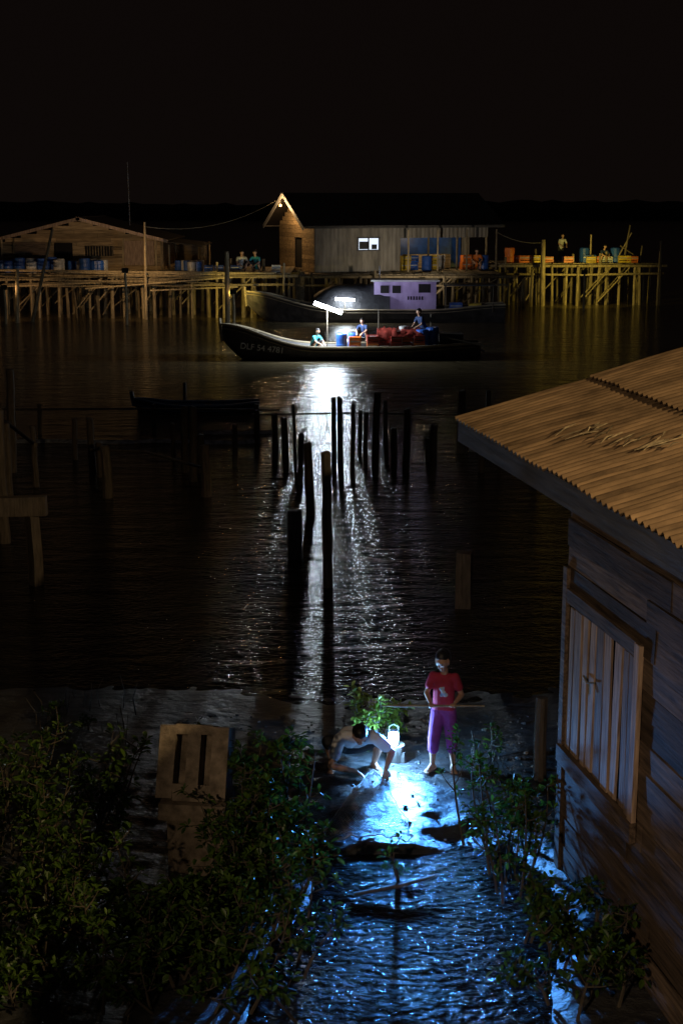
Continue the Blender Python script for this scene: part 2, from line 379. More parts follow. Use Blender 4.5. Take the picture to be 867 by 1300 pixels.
# ---------------------------------------------------------------- foliage
def leafrosette(mb,p,d,n,L,k):
    d=d.normalized(); a=d.orthogonal().normalized(); b=d.cross(a)
    for i in range(n):
        t=R(0,6.28); ld=(d*R(.1,.9)+(a*math.cos(t)+b*math.sin(t))).normalized(); l=L*R(.6,1.15); wv=l*R(.19,.27)
        s=ld.cross(Vector((R(-.5,.5),R(-.5,.5),1))).normalized(); u=s.cross(ld)*.25*wv
        q=p+d*R(-.04,.02)+ld*.01
        droop=Vector((0,0,-l*.12))
        mb.add([q,q+ld*l*.42+s*wv+u,q+ld*l*.78+s*wv*.8+u+droop*.5,q+ld*l+droop,q+ld*l*.78-s*wv*.8+u+droop*.5,q+ld*l*.42-s*wv+u],[(0,3,2,1),(0,5,4,3)],k)
def bush(name,stems,L=.085,k='leaf',dens=1.0,tw=9,spread=.3):
    mb=MB()
    for (bx,by,bz,tx,ty,tz) in stems:
        p0=Vector((bx,by,bz));p1=Vector((tx,ty,tz)); c=(p0+p1)/2+Vector((R(-.12,.12),R(-.12,.12),R(0,.1)))
        pts=[(1-t)**2*p0+2*t*(1-t)*c+t*t*p1 for t in [i/7 for i in range(8)]]
        mb.tube(pts,[.014*(1-i/9) for i in range(8)],'stem',5)
        for q in range(int(tw*dens)):
            t=R(.22,1)**.8; i=min(int(t*7),6); b=pts[i].lerp(pts[i+1],t*7-i)
            dr=Vector((R(-1,1),R(-1,1),R(-.1,.9))).normalized(); l2=R(.1,spread)*(1.15-t*.6)
            e1=b+dr*l2; m1=b+dr*l2*.5+Vector((0,0,-.01))
            mb.tube([b,m1,e1],[.006,.005,.003],'stem',4,False)
            leafrosette(mb,e1,dr+Vector((0,0,.5)),int(R(5,9)),L,k)
            if R(0,1)<.6: leafrosette(mb,m1,dr,int(R(2,5)),L*.9,k)
        leafrosette(mb,p1,(p1-c),7,L,k)
    return mb.obj(name)
def stems(n,xr,yr,zr_,lean=.25,z0=.02):
    out=[]
    for i in range(n):
        x,y=R(*xr),R(*yr); out.append((x,y,z0,x+R(-lean,lean),y+R(-lean,lean),R(*zr_)))
    return out
random.seed(11)
bush('mangrove_bush',stems(22,(-.95,-.3),(10.3,11.0),(.5,1.1),.35)+stems(12,(-.9,-.35),(10.9,11.4),(.9,1.3),.2),tw=11,L=.075)
bush('mangrove_bush',stems(46,(-1.5,-.25),(8.9,10.2),(.3,.95),.35),tw=11,L=.075)
bush('mangrove_bush',stems(46,(-3.5,-1.8),(9.9,11.9),(.6,1.25),.35),tw=10,L=.075)
bush('mangrove_bush',stems(44,(-3.1,-1.4),(8.6,10.0),(.3,.95),.35),tw=10,L=.075)
bush('mangrove_bush',stems(20,(1.05,1.65),(10.6,11.9),(.5,1.0),.25),dens=.8,tw=9,spread=.28,L=.07)
bush('mangrove_bush',stems(20,(1.35,2.0),(8.9,10.2),(.2,.6),.2),tw=9,L=.075)
bush('mangrove_sapling',stems(8,(.26,.44),(13.75,13.9),(.42,.68),.22),k='leaf2',tw=9,spread=.17,L=.075)
bush('mangrove_seedling',[(.48,11.1,-.02,.5,11.1,.38),(.48,11.1,-.02,.4,11.05,.26)],tw=3,spread=.1,L=.06)
bush('mangrove_seedling',[(-1.42,13.6,0,-1.45,13.6,.45),(-1.42,13.6,0,-1.36,13.6,.3)],tw=4,spread=.1,L=.06)
bush('mangrove_seedling',[(-3.1,14.5,0,-3.0,14.5,.3),(-3.0,14.5,0,-3.15,14.5,.25),(-2.7,14.3,0,-2.7,14.3,.2)],tw=4,spread=.12,L=.06)
bush('mangrove_seedling',[(1.45,13.6,0,1.5,13.6,.4),(1.5,13.6,0,1.6,13.6,.3)],tw=4,spread=.12,L=.06)
mb=MB()
for i in range(70):
    x=R(1.25,1.75) if i<40 else R(-3.4,-2.2); y=R(11.8,13.5) if i<40 else R(13.5,15.5); h=R(.12,.45)
    mb.tube([(x,y,0),(x+R(-.05,.05),y,h*.6),(x+R(-.12,.12),y+R(-.1,.1),h)],[.005,.004,.002],'stem',4,False)
mb.obj('dry_reeds')

# ---------------------------------------------------------------- mud debris + net
mb=MB()
mb.tube([(.1,10.75,.03),(.5,10.85,.06),(.78,11.0,.07)],[.015,.02,.01],'post',6)
mb.tube([(-.25,13.0,.06),(-.6,13.15,.06),(-.95,13.3,.07)],[.03,.03,.02],'post',6); mb.obj('driftwood')
mb=MB()
for i in range(420):
    x,y=R(-1.8,2.2),R(11.7,15.0); r=R(.005,.02) if R(0,1)<.9 else R(.02,.04)
    vs=[Vector((math.cos(t)*math.cos(p),math.sin(t)*math.cos(p),math.sin(p)*.6))*r*R(.75,1.2) for p in (-.9,0,.9) for t in [k*math.pi/3 for k in range(6)]]
    fs=[(j*6+i2,j*6+(i2+1)%6,(j+1)*6+(i2+1)%6,(j+1)*6+i2) for j in range(2) for i2 in range(6)]+[tuple(range(12,18)),tuple(range(5,-1,-1))]
    c=Vector((x,y,max(mudh(x,y),0)+r*.25)); mb.add([c+v for v in vs],fs,'mud' if R(0,1)<.8 else 'concrete')
mb.obj('pebbles')
mb=MB(); gx,gy=30,30; gp={}
for j in range(gy+1):
    v=j/gy
    for i in range(gx+1):
        u=i/gx-.5; wd=.10+.75*v**.8
        x=.30-.08*v+u*wd+.05*noise.noise(Vector((u*5,v*5,2))); y=13.0-1.25*v-.1*abs(u)+.06*noise.noise(Vector((u*6,v*4,7)))
        lift=.012+.05*max(0,noise.noise(Vector((u*9,v*7,4))))+.06*(1-v)**3
        gp[i,j]=(x,y,max(mudh(x,y),0)+lift)
for j in range(gy):
    for i in range(gx):
        for a,b in (((i,j),(i+1,j+1)),((i+1,j),(i,j+1))): mb.tube([gp[a],gp[b]],.0014,'net',3,False)
mb.tube([gp[0,j] for j in range(gy+1)],.004,'net',4); mb.tube([gp[gx,j] for j in range(gy+1)],.004,'net',4); mb.tube([gp[i,gy] for i in range(gx+1)],.005,'net',4)
mb.obj('fishing_net')

# ---------------------------------------------------------------- lantern on stump
mb=MB(); mb.tube([(.56,13.47,-.2),(.55,13.46,.15),(.55,13.45,.27)],[.1,.09,.085],'post',10); mb.tube([(.63,13.4,-.1),(.61,13.42,.2)],[.045,.035],'post',7); mb.obj('wooden_stump')
e=empty('camping_lantern',(.52,13.42,.27))
mb=MB(); mb.lathe((0,0,0),[(.045,0),(.05,.012),(.048,.03),(.03,.035)],'trim'); mb.lathe((0,0,.14),[(.03,0),(.05,.004),(.045,.02),(.015,.03)],'trim')
mb.tube([(-.05,0,.14),(-.045,0,.2),(0,0,.225),(.045,0,.2),(.05,0,.14)],.003,'metal',5); mb.obj('frame',e)
mb=MB(); mb.lathe((0,0,.036),[(.038,0),(.05,.02),(.055,.05),(.05,.085),(.034,.103)],'lant'); mb.obj('glass',e,smooth=True)
light('lantern_light',(-.0,-.085,.12),(.20,.50,1),120,.035,e)
light('lantern_beam',(-.0,-.09,.16),(.07,.34,1),800,.04,e,'SPOT',(-.14,-2.4,-.3),105,1.0)

# ---------------------------------------------------------------- figures
def capsule(V,F,a,b,ra,rb,flat=None,n=14):
    a=Vector(a);b=Vector(b); d=b-a
    if d.length<1e-5: d=Vector((0,0,1e-4))
    d.normalize(); u=d.orthogonal().normalized(); w_=d.cross(u); o=len(V)
    for c,r,ths in ((a,ra,(-80,-50,-22,0)),(b,rb,(0,22,50,80))):
        for t in ths:
            t=math.radians(t)
            for j in range(n):
                p=2*math.pi*j/n; off=d*math.sin(t)*r+(u*math.cos(p)+w_*math.sin(p))*math.cos(t)*r
                if flat: ax,f=flat; off=off+ax*(off.dot(ax))*(f-1)
                V.append(c+off)
    for i in range(7):
        for j in range(n): F.append((o+i*n+j,o+i*n+(j+1)%n,o+(i+1)*n+(j+1)%n,o+(i+1)*n+j))
    F.append(tuple(o+j for j in range(n))[::-1]); F.append(tuple(o+7*n+j for j in range(n)))
class Fig:
    def __init__(s): s.b=[]
    def c(s,a,b,ra,rb,k,flat=None):
        if flat: flat=(Vector(flat[0]).normalized(),flat[1])
        s.b.append((Vector(a),Vector(b),ra,rb,k,flat))
    def head(s,c,fwd,up,h,hair='hair'):
        c=Vector(c);f=Vector(fwd).normalized(); sd=f.cross(Vector(up)).normalized(); u=sd.cross(f)
        s.c(c+u*.1*h-f*.03*h,c+u*.08*h+f*.02*h,.4*h,.38*h,'skin',(sd,.86))
        s.c(c-u*.1*h+f*.06*h,c-u*.34*h+f*.15*h,.30*h,.16*h,'skin',(sd,1.05))
        s.c(c+u*.2*h-f*.12*h,c+u*.24*h-f*.05*h,.41*h,.36*h,hair,(sd,.92))
        s.c(c-u*.06*h-f*.2*h,c-u*.14*h-f*.16*h,.29*h,.24*h,hair,(sd,.95))
        s.c(c+u*.40*h+f*.08*h,c+u*.34*h+f*.22*h,.16*h,.10*h,hair,(sd,1.5))
        s.c(c+u*.02*h+f*.36*h,c-u*.08*h+f*.41*h,.035*h,.052*h,'skin')
        for q in (-1,1):
            s.c(c+sd*q*.35*h+u*.05*h,c+sd*q*.34*h-u*.08*h,.07*h,.05*h,'skin',(sd,.5))
            s.c(c+sd*q*.14*h+u*.02*h+f*.355*h,c+sd*q*.17*h+u*.02*h+f*.345*h,.030*h,.030*h,'eye')
            s.c(c+sd*q*.09*h+u*.11*h+f*.385*h,c+sd*q*.21*h+u*.11*h+f*.35*h,.014*h,.012*h,'eye')
        s.c(c-sd*.08*h-u*.22*h+f*.32*h,c+sd*.08*h-u*.22*h+f*.32*h,.028*h,.028*h,'lip')
    def grip(s,c,rod,back,sc=1,thumb=1):
        c=Vector(c);rod=Vector(rod).normalized();bk=Vector(back).normalized();up=rod.cross(bk)
        if up.z<0: up=-up
        s.c(c+bk*.026*sc-rod*.018*sc,c+bk*.026*sc+rod*.018*sc,.014*sc,.014*sc,'skin')
        s.c(c+bk*.034*sc+up*.0,c+bk*.055*sc,.02*sc,.018*sc,'skin',(up,.75))
        for i in range(4):
            q=c+rod*(i-1.5)*.0165*sc; l=(.9,1,.97,.8)[i]; pr=q+bk*.026*sc+up*.008*sc
            for a in (55,110,165,215*l):
                t=math.radians(a-20); nx_=q+(bk*math.cos(t)+up*math.sin(t))*.021*sc
                s.c(pr,nx_,.0085*sc,.0078*sc,'skin'); pr=nx_
        q=c+rod*thumb*.034*sc; s.c(c+bk*.032*sc+rod*thumb*.02*sc,q+bk*.012*sc-up*.016*sc,.011*sc,.009*sc,'skin'); s.c(q+bk*.012*sc-up*.016*sc,q-bk*.014*sc-up*.016*sc-rod*thumb*.012*sc,.009*sc,.008*sc,'skin')
    def hand(s,wr,d,side,curl,sc=1):
        wr=Vector(wr);d=Vector(d).normalized();sd=Vector(side); sd=(sd-d*sd.dot(d)).normalized();cv=Vector(curl);cv=(cv-d*cv.dot(d)-sd*cv.dot(sd)).normalized()
        p=wr+d*.07*sc
        s.c(wr,wr+d*.03*sc,.018*sc,.022*sc,'skin',(cv,.75))
        for q in (-.024,-.008,.008,.024): s.c(wr+d*.02*sc+sd*q*.6*sc,p+sd*q*sc,.014*sc,.0115*sc,'skin')
        for q,l in ((-.027,.8),(-.009,1),(.009,.96),(.027,.76)):
            a=p+sd*q*sc; b=a+(d+sd*q*9).normalized()*.034*l*sc+cv*.008*sc; c_=b+(d*.8+cv*.6+sd*q*7)*.026*l*sc; e_=c_+(d*.5+cv*.85)*.02*l*sc
            s.c(a,b,.0090*sc,.0082*sc,'skin'); s.c(b,c_,.0082*sc,.0075*sc,'skin'); s.c(c_,e_,.0075*sc,.0065*sc,'skin')
        a=wr+d*.022*sc-sd*.022*sc; b=a-sd*.024*sc+d*.024*sc+cv*.006*sc; c_=b-sd*.006*sc+d*.024*sc+cv*.01*sc
        s.c(a,b,.012*sc,.0095*sc,'skin'); s.c(b,c_,.0095*sc,.0078*sc,'skin')
    def foot(s,an,d,L):
        an=Vector(an);d=Vector(d).normalized();sd=d.cross(Vector((0,0,1)));z=Vector((0,0,1))
        g=Vector((an.x,an.y,an.z-.035)); 
        s.c(an-z*.01,g-d*L*.18,.026,.026,'skin'); s.c(an,g+d*L*.45-z*.004,.026,.02,'skin'); s.c(g-d*L*.1-z*.006,g+d*L*.5-z*.01,.024,.026,'skin',(sd,1.25))
        for i,q in enumerate((-.026,-.012,0,.012,.024)):
            s.c(g+d*L*.5+sd*q-z*.014,g+d*(L*.68-abs(i-1)*.006)+sd*q*1.1-z*.018,.0095,.0085,'skin')
    def build(s,name,loc,rotz=0,voxel=.006,parent=None,smooth=3,scale=1):
        V=[];F=[]
        for a,b,ra,rb,k,fl in s.b: capsule(V,F,a,b,ra,rb,fl)
        me=bpy.data.meshes.new('tmp'); me.from_pydata([tuple(v) for v in V],[],F); me.update()
        o=bpy.data.objects.new('tmp',me); COL.objects.link(o)
        r=o.modifiers.new('r','REMESH'); r.mode='VOXEL'; r.voxel_size=voxel
        sm=o.modifiers.new('s','SMOOTH'); sm.factor=.5; sm.iterations=smooth
        dg=bpy.context.evaluated_depsgraph_get(); ev=o.evaluated_get(dg)
        nm=bpy.data.meshes.new_from_object(ev); bpy.data.objects.remove(o)
        nf=len(nm.polygons); cen=np.zeros(nf*3); nm.polygons.foreach_get('center',cen); cen=cen.reshape(-1,3)
        best=np.full(nf,1e9); idx=np.zeros(nf,int); keys=[]
        for a,b,ra,rb,k,fl in s.b:
            if k not in keys: keys.append(k)
            P=cen-np.array(a); d=np.array(b-a); L2=max(d@d,1e-9)
            t=np.clip(P@d/L2,0,1); off=P-t[:,None]*d
            if fl: ax=np.array(fl[0]); off=off+np.outer(off@ax,ax)*(1/fl[1]-1)
            ds=np.linalg.norm(off,axis=1)-(ra+(rb-ra)*t)
            m=ds<best; best[m]=ds[m]; idx[m]=keys.index(k)
        nm.materials.clear()
        for k in keys: nm.materials.append(M[k])
        nm.polygons.foreach_set('material_index',idx.astype(np.int32)); nm.polygons.foreach_set('use_smooth',[True]*nf)
        nm.name=name; ob=bpy.data.objects.new(name,nm); COL.objects.link(ob); ob.location=loc; ob.rotation_euler=(0,0,rotz); ob.scale=(scale,)*3
        if parent: ob.parent=parent
        return ob

# standing boy
boy=empty('boy',(1.0,13.2,mudh(1.0,13.2)-.004),math.radians(-14))
f=Fig()
for q,kx,ky in ((-1,-.105,-.03),(1,.10,.02)):
    an=Vector((q*.100,ky,.055)); kn=Vector((q*.083,ky-.025,.33)); hp=Vector((q*.055,0,.60))
    f.c(hp,kn,.074,.060,'pants'); f.c(kn,kn.lerp(an,.32),.060,.055,'pants'); f.c(kn.lerp(an,.32),kn.lerp(an,.37),.057,.055,'pants')
    f.c(kn.lerp(an,.3),kn.lerp(an,.55),.035,.037,'skin'); f.c(kn.lerp(an,.55),an,.035,.023,'skin')
    f.foot(an,(q*.35-.1,-1,0),.17)
f.c((-.03,0,.625),(.03,0,.625),.08,.08,'pants',((0,1,0),.84))
f.c((-.028,0,.69),(-.03,-.005,.90),.080,.076,'maroon',((0,1,0),.85)); f.c((.028,0,.69),(.03,-.005,.90),.080,.076,'maroon',((0,1,0),.85))
f.c((-.05,.0,.66),(.05,0,.66),.07,.07,'maroon',((0,1,0),1.0))
f.c((-.07,0,.955),(.07,0,.955),.046,.046,'maroon'); f.c((0,.004,.99),(0,-.004,1.045),.036,.035,'skin')
f.c((-.02,-.062,.86),(.025,-.062,.80),.022,.026,'printw',((0,1,0),.5)); f.c((.018,-.06,.885),(-.018,-.062,.79),.015,.018,'printw',((0,1,0),.5))
f.head((-.012,-.028,1.128),(-.42,-1,-.42),(0,0,1),.205)
rodA=Vector((-.47,-.21,.695));rodB=Vector((.42,-.15,.75)); rd=(rodB-rodA).normalized()
for q,t,el in ((-1,.43,(-.168,-.02,.79)),(1,.66,(.172,-.0,.79))):
    sh=Vector((q*.108,0,.965)); el=Vector(el); g=rodA.lerp(rodB,t)
    f.c(sh,sh.lerp(el,.55),.044,.045,'maroon'); f.c(sh.lerp(el,.45),el,.030,.026,'skin')
    bk=(el-g).normalized(); wr=g+bk*.055
    f.c(el,el.lerp(wr,.4),.027,.026,'skin'); f.c(el.lerp(wr,.4),wr,.025,.018,'skin'); f.grip(g,rd,bk,.85,thumb=q)
f.build('body',(0,0,0),parent=boy,voxel=.0052)
mb=MB(); mb.tube([rodA,rodA.lerp(rodB,.5),rodB],[.014,.012,.009],'stilt',8); mb.tube([rodA-rd*.12,rodA],[.006,.01],'stilt',6); mb.obj('wooden_rod',boy)

# crouching youth
man=empty('crouching_man',(.13,13.2,mudh(.13,13.1)),math.radians(4))
f=Fig()
for q,kn in ((-1,(-.27,-.04,.34)),(1,(.25,-.02,.33))):
    kn=Vector(kn); hp=Vector((q*.085,.24,.19)); an=Vector((q*.2,.08,.06))
    f.c(hp,kn,.085,.06,'shorts'); f.c(kn,kn.lerp(an,.12),.058,.056,'shorts'); f.c(kn,kn.lerp(an,.45),.046,.044,'skin'); f.c(kn.lerp(an,.45),an,.044,.028,'skin'); f.foot(an,(q*.4,-1,0),.2)
f.c((-.05,.25,.2),(.05,.25,.2),.11,.11,'shorts')
f.c((-.03,.2,.27),(-.05,-.02,.385),.105,.11,'white',((0,-.4,1),.85)); f.c((.03,.2,.27),(.07,-.02,.385),.105,.11,'white',((0,-.4,1),.85))
f.c((-.12,-.1,.40),(.16,-.1,.40),.07,.07,'white'); f.c((.02,-.13,.43),(.025,-.2,.465),.052,.05,'skin')
f.head((.03,-.255,.475),(.12,-.8,-.75),(0,-.7,1),.205)
for q,el,wr,hd in ((-1,(-.245,-.22,.16),(.0,-.2,.085),(.8,-.25,-.45)),(1,(.36,-.05,.22),(.29,-.2,.10),(-.1,-.3,-1))):
    sh=Vector((.02+q*.175,-.11,.39)); el=Vector(el); wr=Vector(wr)
    f.c(sh,sh.lerp(el,.62),.062,.058,'white'); f.c(sh.lerp(el,.5),el,.042,.036,'skin'); f.c(el,el.lerp(wr,.4),.036,.035,'skin'); f.c(el.lerp(wr,.4),wr,.034,.022,'skin')
    f.hand(wr,hd,(0,-1,.2) if q<0 else (-1,0,0),(0,-.3,-1) if q<0 else (0,.6,-.5),.95)
f.build('body',(0,0,0),parent=man,voxel=.0056)

# small figures for boats / decks
def squat(name,loc,rot,shirt,pants='shorts',parent=None,scale=1.25,arms=1):
    f=Fig()
    for q in (-1,1):
        kn=Vector((q*.18,-.14,.38)); hp=Vector((q*.08,.14,.18)); an=Vector((q*.14,.04,.05))
        f.c(hp,kn,.08,.06,pants); f.c(kn,an,.05,.03,'skin'); f.foot(an,(q*.2,-1,0),.2)
        sh=Vector((q*.16,-.03,.55)); el=Vector((q*.22,-.17,.38)); wr=Vector((q*.1,-.3,.3))
        f.c(sh,sh.lerp(el,.6),.055,.05,shirt); f.c(sh.lerp(el,.5),el,.036,.034,'skin'); f.c(el,wr,.034,.022,'skin'); f.hand(wr,(-q*.2,-1,-.5),(-q,0,0),(0,0,-1),1)
    f.c((0,.15,.2),(0,.03,.5),.12,.11,shirt); f.c((-.1,-.01,.54),(.1,-.01,.54),.07,.07,shirt); f.c((0,-.02,.58),(0,-.06,.66),.045,.045,'skin')
    f.head((0,-.09,.75),(0,-1,-.35),(0,0,1),.21)
    return f.build(name,loc,rot,voxel=.011,parent=parent,smooth=2,scale=scale)
def stand(name,loc,rot,shirt,pants='shorts',parent=None,scale=1.3,bend=.15):
    f=Fig()
    for q in (-1,1):
        an=Vector((q*.1,0,.055)); kn=Vector((q*.09,-.04,.33)); hp=Vector((q*.065,.02,.6))
        f.c(hp,kn,.075,.055,pants); f.c(kn,an,.045,.028,pants); f.foot(an,(q*.2,-1,0),.17)
        sh=Vector((q*.13,-bend,.95)); el=Vector((q*.19,-bend-.06,.77)); wr=Vector((q*.1,-bend-.2,.68))
        f.c(sh,sh.lerp(el,.6),.048,.045,shirt); f.c(sh.lerp(el,.5),el,.03,.028,'skin'); f.c(el,wr,.028,.02,'skin'); f.hand(wr,(-q*.2,-1,-.4),(-q,0,0),(0,0,-1),.85)
    f.c((0,.02,.63),(0,-bend*.8,.92),.1,.1,shirt); f.c((-.09,-bend,.94),(.09,-bend,.94),.055,.055,shirt); f.c((0,-bend,.97),(0,-bend-.02,1.05),.036,.035,'skin')
    f.head((0,-bend-.03,1.13),(0,-1,-.3),(0,0,1),.19)
    return f.build(name,loc,rot,voxel=.011,parent=parent,smooth=2,scale=scale)

# ---------------------------------------------------------------- props
def crate(mb,c,d,k):
    x,y,z=c; a,b,h=d; t=.03
    for sx in(-1,1): mb.box((x+sx*(a/2-t/2),y,z+h/2),(t,b-.002,h),k)
    for sy in(-1,1):
        for zz in (.15,.5,.87): mb.box((x,y+sy*(b/2-t/2),z+h*zz),(a-2*t-.002,t,h*.24),k)
    mb.box((x,y,z+.02),(a-2*t-.004,b-2*t-.004,.03),k); mb.box((x,y,z+h*.6),(a-2*t-.006,b-2*t-.006,h*.4),'whitep')
def barrel(mb,c,r,h,k): mb.lathe(c,[(r*.9,0),(r,h*.06),(r*.96,h*.32),(r,h*.36),(r*.96,h*.4),(r*.96,h*.64),(r,h*.68),(r*.97,h*.95),(r*.85,h),(r*.8,h*.97)],k,14)

def hull(mb,L,beam,zbow,zmid,zst,k,k2,n=36,stern=.55):
    prof=[];ns=9
    for i in range(n+1):
        t=i/n; x=-L/2+L*t
        wdt=beam/2*min(1,(math.sin(min(t/.42,1)*math.pi/2))**.8)*(1-(1-stern)*ss(.7,1,t))+.015
        zt=zmid+(zbow-zmid)*(1-ss(0,.42,t))**1.6+(zst-zmid)*ss(.65,1,t)**1.5
        zb=-.28+ (zbow*.55+.28)*max(0,1-t/.13)**1.5
        row=[]
        for j in range(ns):
            a=j/(ns-1)*2-1; yy=wdt*math.copysign(abs(a)**.65,a); zz=zb+(zt-zb)*abs(a)**2.2
            row.append((x,yy,zz))
        prof.append(row)
    vs=[p for r in prof for p in r]
    F=[(i*ns+j,i*ns+j+1,(i+1)*ns+j+1,(i+1)*ns+j) for i in range(n) for j in range(ns-1)]
    mb.add(vs,F+[tuple(n*ns+j for j in range(ns))],k)
    for s_ in (0,ns-1):
        sg=-1 if s_==0 else 1
        mb.tube([(r[s_][0],r[s_][1]+sg*.02,r[s_][2]) for r in prof],.045,k2,6)
        mb.tube([(r[s_][0],r[s_][1]*.97+sg*.03,r[s_][2]-.14) for r in prof],.02,k2,5)
    dk=[(r[ns//2][0],sg*abs(r[0][1])*.92,r[0][2]-.22) for r in prof[3:-1] for sg in(-1,1)]
    mb.add(dk,[(2*i,2*i+1,2*i+3,2*i+2) for i in range(len(dk)//2-1)],k2)
    mb.tube([(-L/2-.02,0,zbow*.5),(-L/2-.08,0,zbow+.22)],[.05,.06],k2,6)
    return prof
def text(name,s,loc,size,parent,mk,roty=0):
    c=bpy.data.curves.new(name,'FONT'); c.body=s; c.size=size; c.extrude=.004
    c.materials.append(M[mk]); o=bpy.data.objects.new(name,c); COL.objects.link(o); o.location=loc; o.rotation_euler=(math.radians(90),roty,0); o.parent=parent

# front boat
fb=empty('fishing_boat',(.35,51.7,0),math.radians(2))
mb=MB(); hull(mb,9.3,1.7,1.25,.48,.58,'hull','deck'); mb.obj('hull',fb,smooth=False)
text('bow_number','DLF 54 4781',(-4.0,-.70,.45),.3,fb,'trim',roty=.12)
mb=MB(); barrel(mb,(-.35,-.2,.3),.2,.62,'bluep'); barrel(mb,(.08,.25,.3),.2,.6,'bluep'); crate(mb,(.12,-.35,.32),(.42,.4,.5),'orange'); barrel(mb,(2.55,-.3,.32),.24,.75,'bluep'); barrel(mb,(2.95,.1,.32),.24,.8,'bluep'); mb.obj('barrels',fb)
mb=MB()
for i in range(5):
    for j in range(2): crate(mb,(.75+i*.42,-.3+.25*(i%2),.3+j*.28+R(0,.05)),(.38,.7,.27),'redtarp' if (i+j)%4 else 'orange')
crate(mb,(1.2,.3,.86),(.5,.5,.2),'redtarp'); barrel(mb,(1.9,.1,.86),.16,.3,'whitep')
mb.obj('fish_crates',fb)
mb=MB(); n=18
vs=[];
for i in range(n+1):
    for j in range(9):
        a=j/8*math.pi; vs.append((.95+i*1.6/n,.05-.62*math.cos(a),.80+.26*math.sin(a)**.6+.16*noise.noise(Vector((i*.5,j*.8,1)))))
mb.add(vs,[(i*9+j,i*9+j+1,(i+1)*9+j+1,(i+1)*9+j) for i in range(n) for j in range(8)],'redtarp'); mb.obj('red_tarpaulin',fb,smooth=True)
mb=MB()
mb.tube([(-.86,.12,.2),(-.86,.1,1.95)],.02,'stem',7); mb.tube([(-.86,.1,1.93),(-.86,-.2,1.85)],.015,'stem',5)
mb.tube([(2.9,.2,.4),(2.9,.2,1.6)],.02,'stem',6); mb.tube([(1.0,.2,.4),(1.0,.2,1.75)],.018,'stem',6)
mb.obj('lamp_mast',fb)
mb=MB(); mb.tube([(-1.33,-.2,2.02),(-.34,-.2,1.66)],.065,'tube',8); mb.obj('tube_lamp',fb)
light('tube_light',(-.85,-.35,1.78),(.8,.92,1),800,.25,fb)
squat('crouching_fisherman',(-1.28,-.1,.28),math.radians(50),'teal',parent=fb,scale=.95)
squat('crouching_fisherman',(.45,.35,.62),math.radians(-30),'navy',parent=fb,scale=.95)
stand('standing_fisherman',(2.65,.35,.3),math.radians(-60),'navy',parent=fb,scale=1.2)
mb=MB(); mb.box((3.6,0,.75),(.8,.8,.35),'tarp',jit=.03); mb.tube([(3.9,.3,.7),(4.9,.3,.2)],.04,'metal'); mb.tube([(3.4,-.5,.8),(5.0,-.7,.45)],.03,'stem'); mb.obj('engine_box',fb)

# rear boat
rb=empty('cabin_boat',(1.6,68,0),math.radians(-2))
mb=MB(); hull(mb,12.2,2.3,1.4,.62,.85,'hull','deck'); mb.obj('hull',rb)
mb=MB(); vs=[];n=16
for i in range(n+1):
    rr=.55+.45*math.sin(min(i/5,1)*math.pi/2)*(1-.2*ss(12,16,i))
    for j in range(9):
        a=j/8*math.pi; vs.append((-2.9+i*3.6/n,-1.0*math.cos(a),.55+1.2*rr*math.sin(a)+.1*noise.noise(Vector((i*.6,j*.8,4)))))
mb.add(vs,[(i*9+j,i*9+j+1,(i+1)*9+j+1,(i+1)*9+j) for i in range(n) for j in range(8)],'tarp'); mb.obj('tarp_canopy',rb,smooth=True)
mb=MB(); mb.box((1.4,0,1.25),(2.9,1.5,1.3),'purple'); mb.box((1.4,0,1.95),(3.2,1.8,.08),'trim')
for x in (.45,1.0): mb.box((x,-.76,1.55),(.4,.03,.35),'dark')
mb.box((2.3,-.76,1.6),(.55,.03,.4),'dark')
for i in range(6): mb.box((1.55+i*.13,-.765,1.15),(.07,.02,.16),'dark')
mb.box((.0,-.765,1.0),(.02,.02,.6),'dark'); mb.tube([(.2,0,1.95),(.2,0,2.6)],.03,'metal'); mb.obj('cabin',rb)
mb=MB(); mb.box((4.4,0,1.75),(2.4,1.8,.06),'tarp')
for x in (3.3,5.5):
    for y in (-.8,.8): mb.tube([(x,y,.5),(x,y,1.75)],.03,'stem',6)
crate(mb,(3.8,-.2,.5),(.6,.6,.4),'bluep'); crate(mb,(4.7,0,.5),(.6,.6,.35),'yellowp'); mb.box((-4.0,0,.75),(.8,.8,.3),'deck'); mb.obj('aft_canopy',rb)
mb=MB(); mb.tube([(-1.85,-1.22,1.14),(-.95,-1.22,1.08)],.06,'tube',8); mb.tube([(-1.4,-1.2,.5),(-1.4,-1.2,1.1)],.025,'stem',6); mb.obj('deck_lamp',rb)
light('deck_light',(-1.4,-1.5,1.15),(.8,.92,1),170,.2,rb)
light('cabin_light',(1.5,-2.2,1.9),(.8,.7,1),24,.2,rb)

# dark sampan
sb=empty('sampan',(-3.95,38.7,-.06),math.radians(3))
mb=MB(); hull(mb,3.4,.9,.36,.22,.28,'hullblue','hullblue'); 
for x in (-.6,.3,1.1): mb.box((x,0,.18),(.16,.7,.03),'post')
mb.obj('hull',sb)

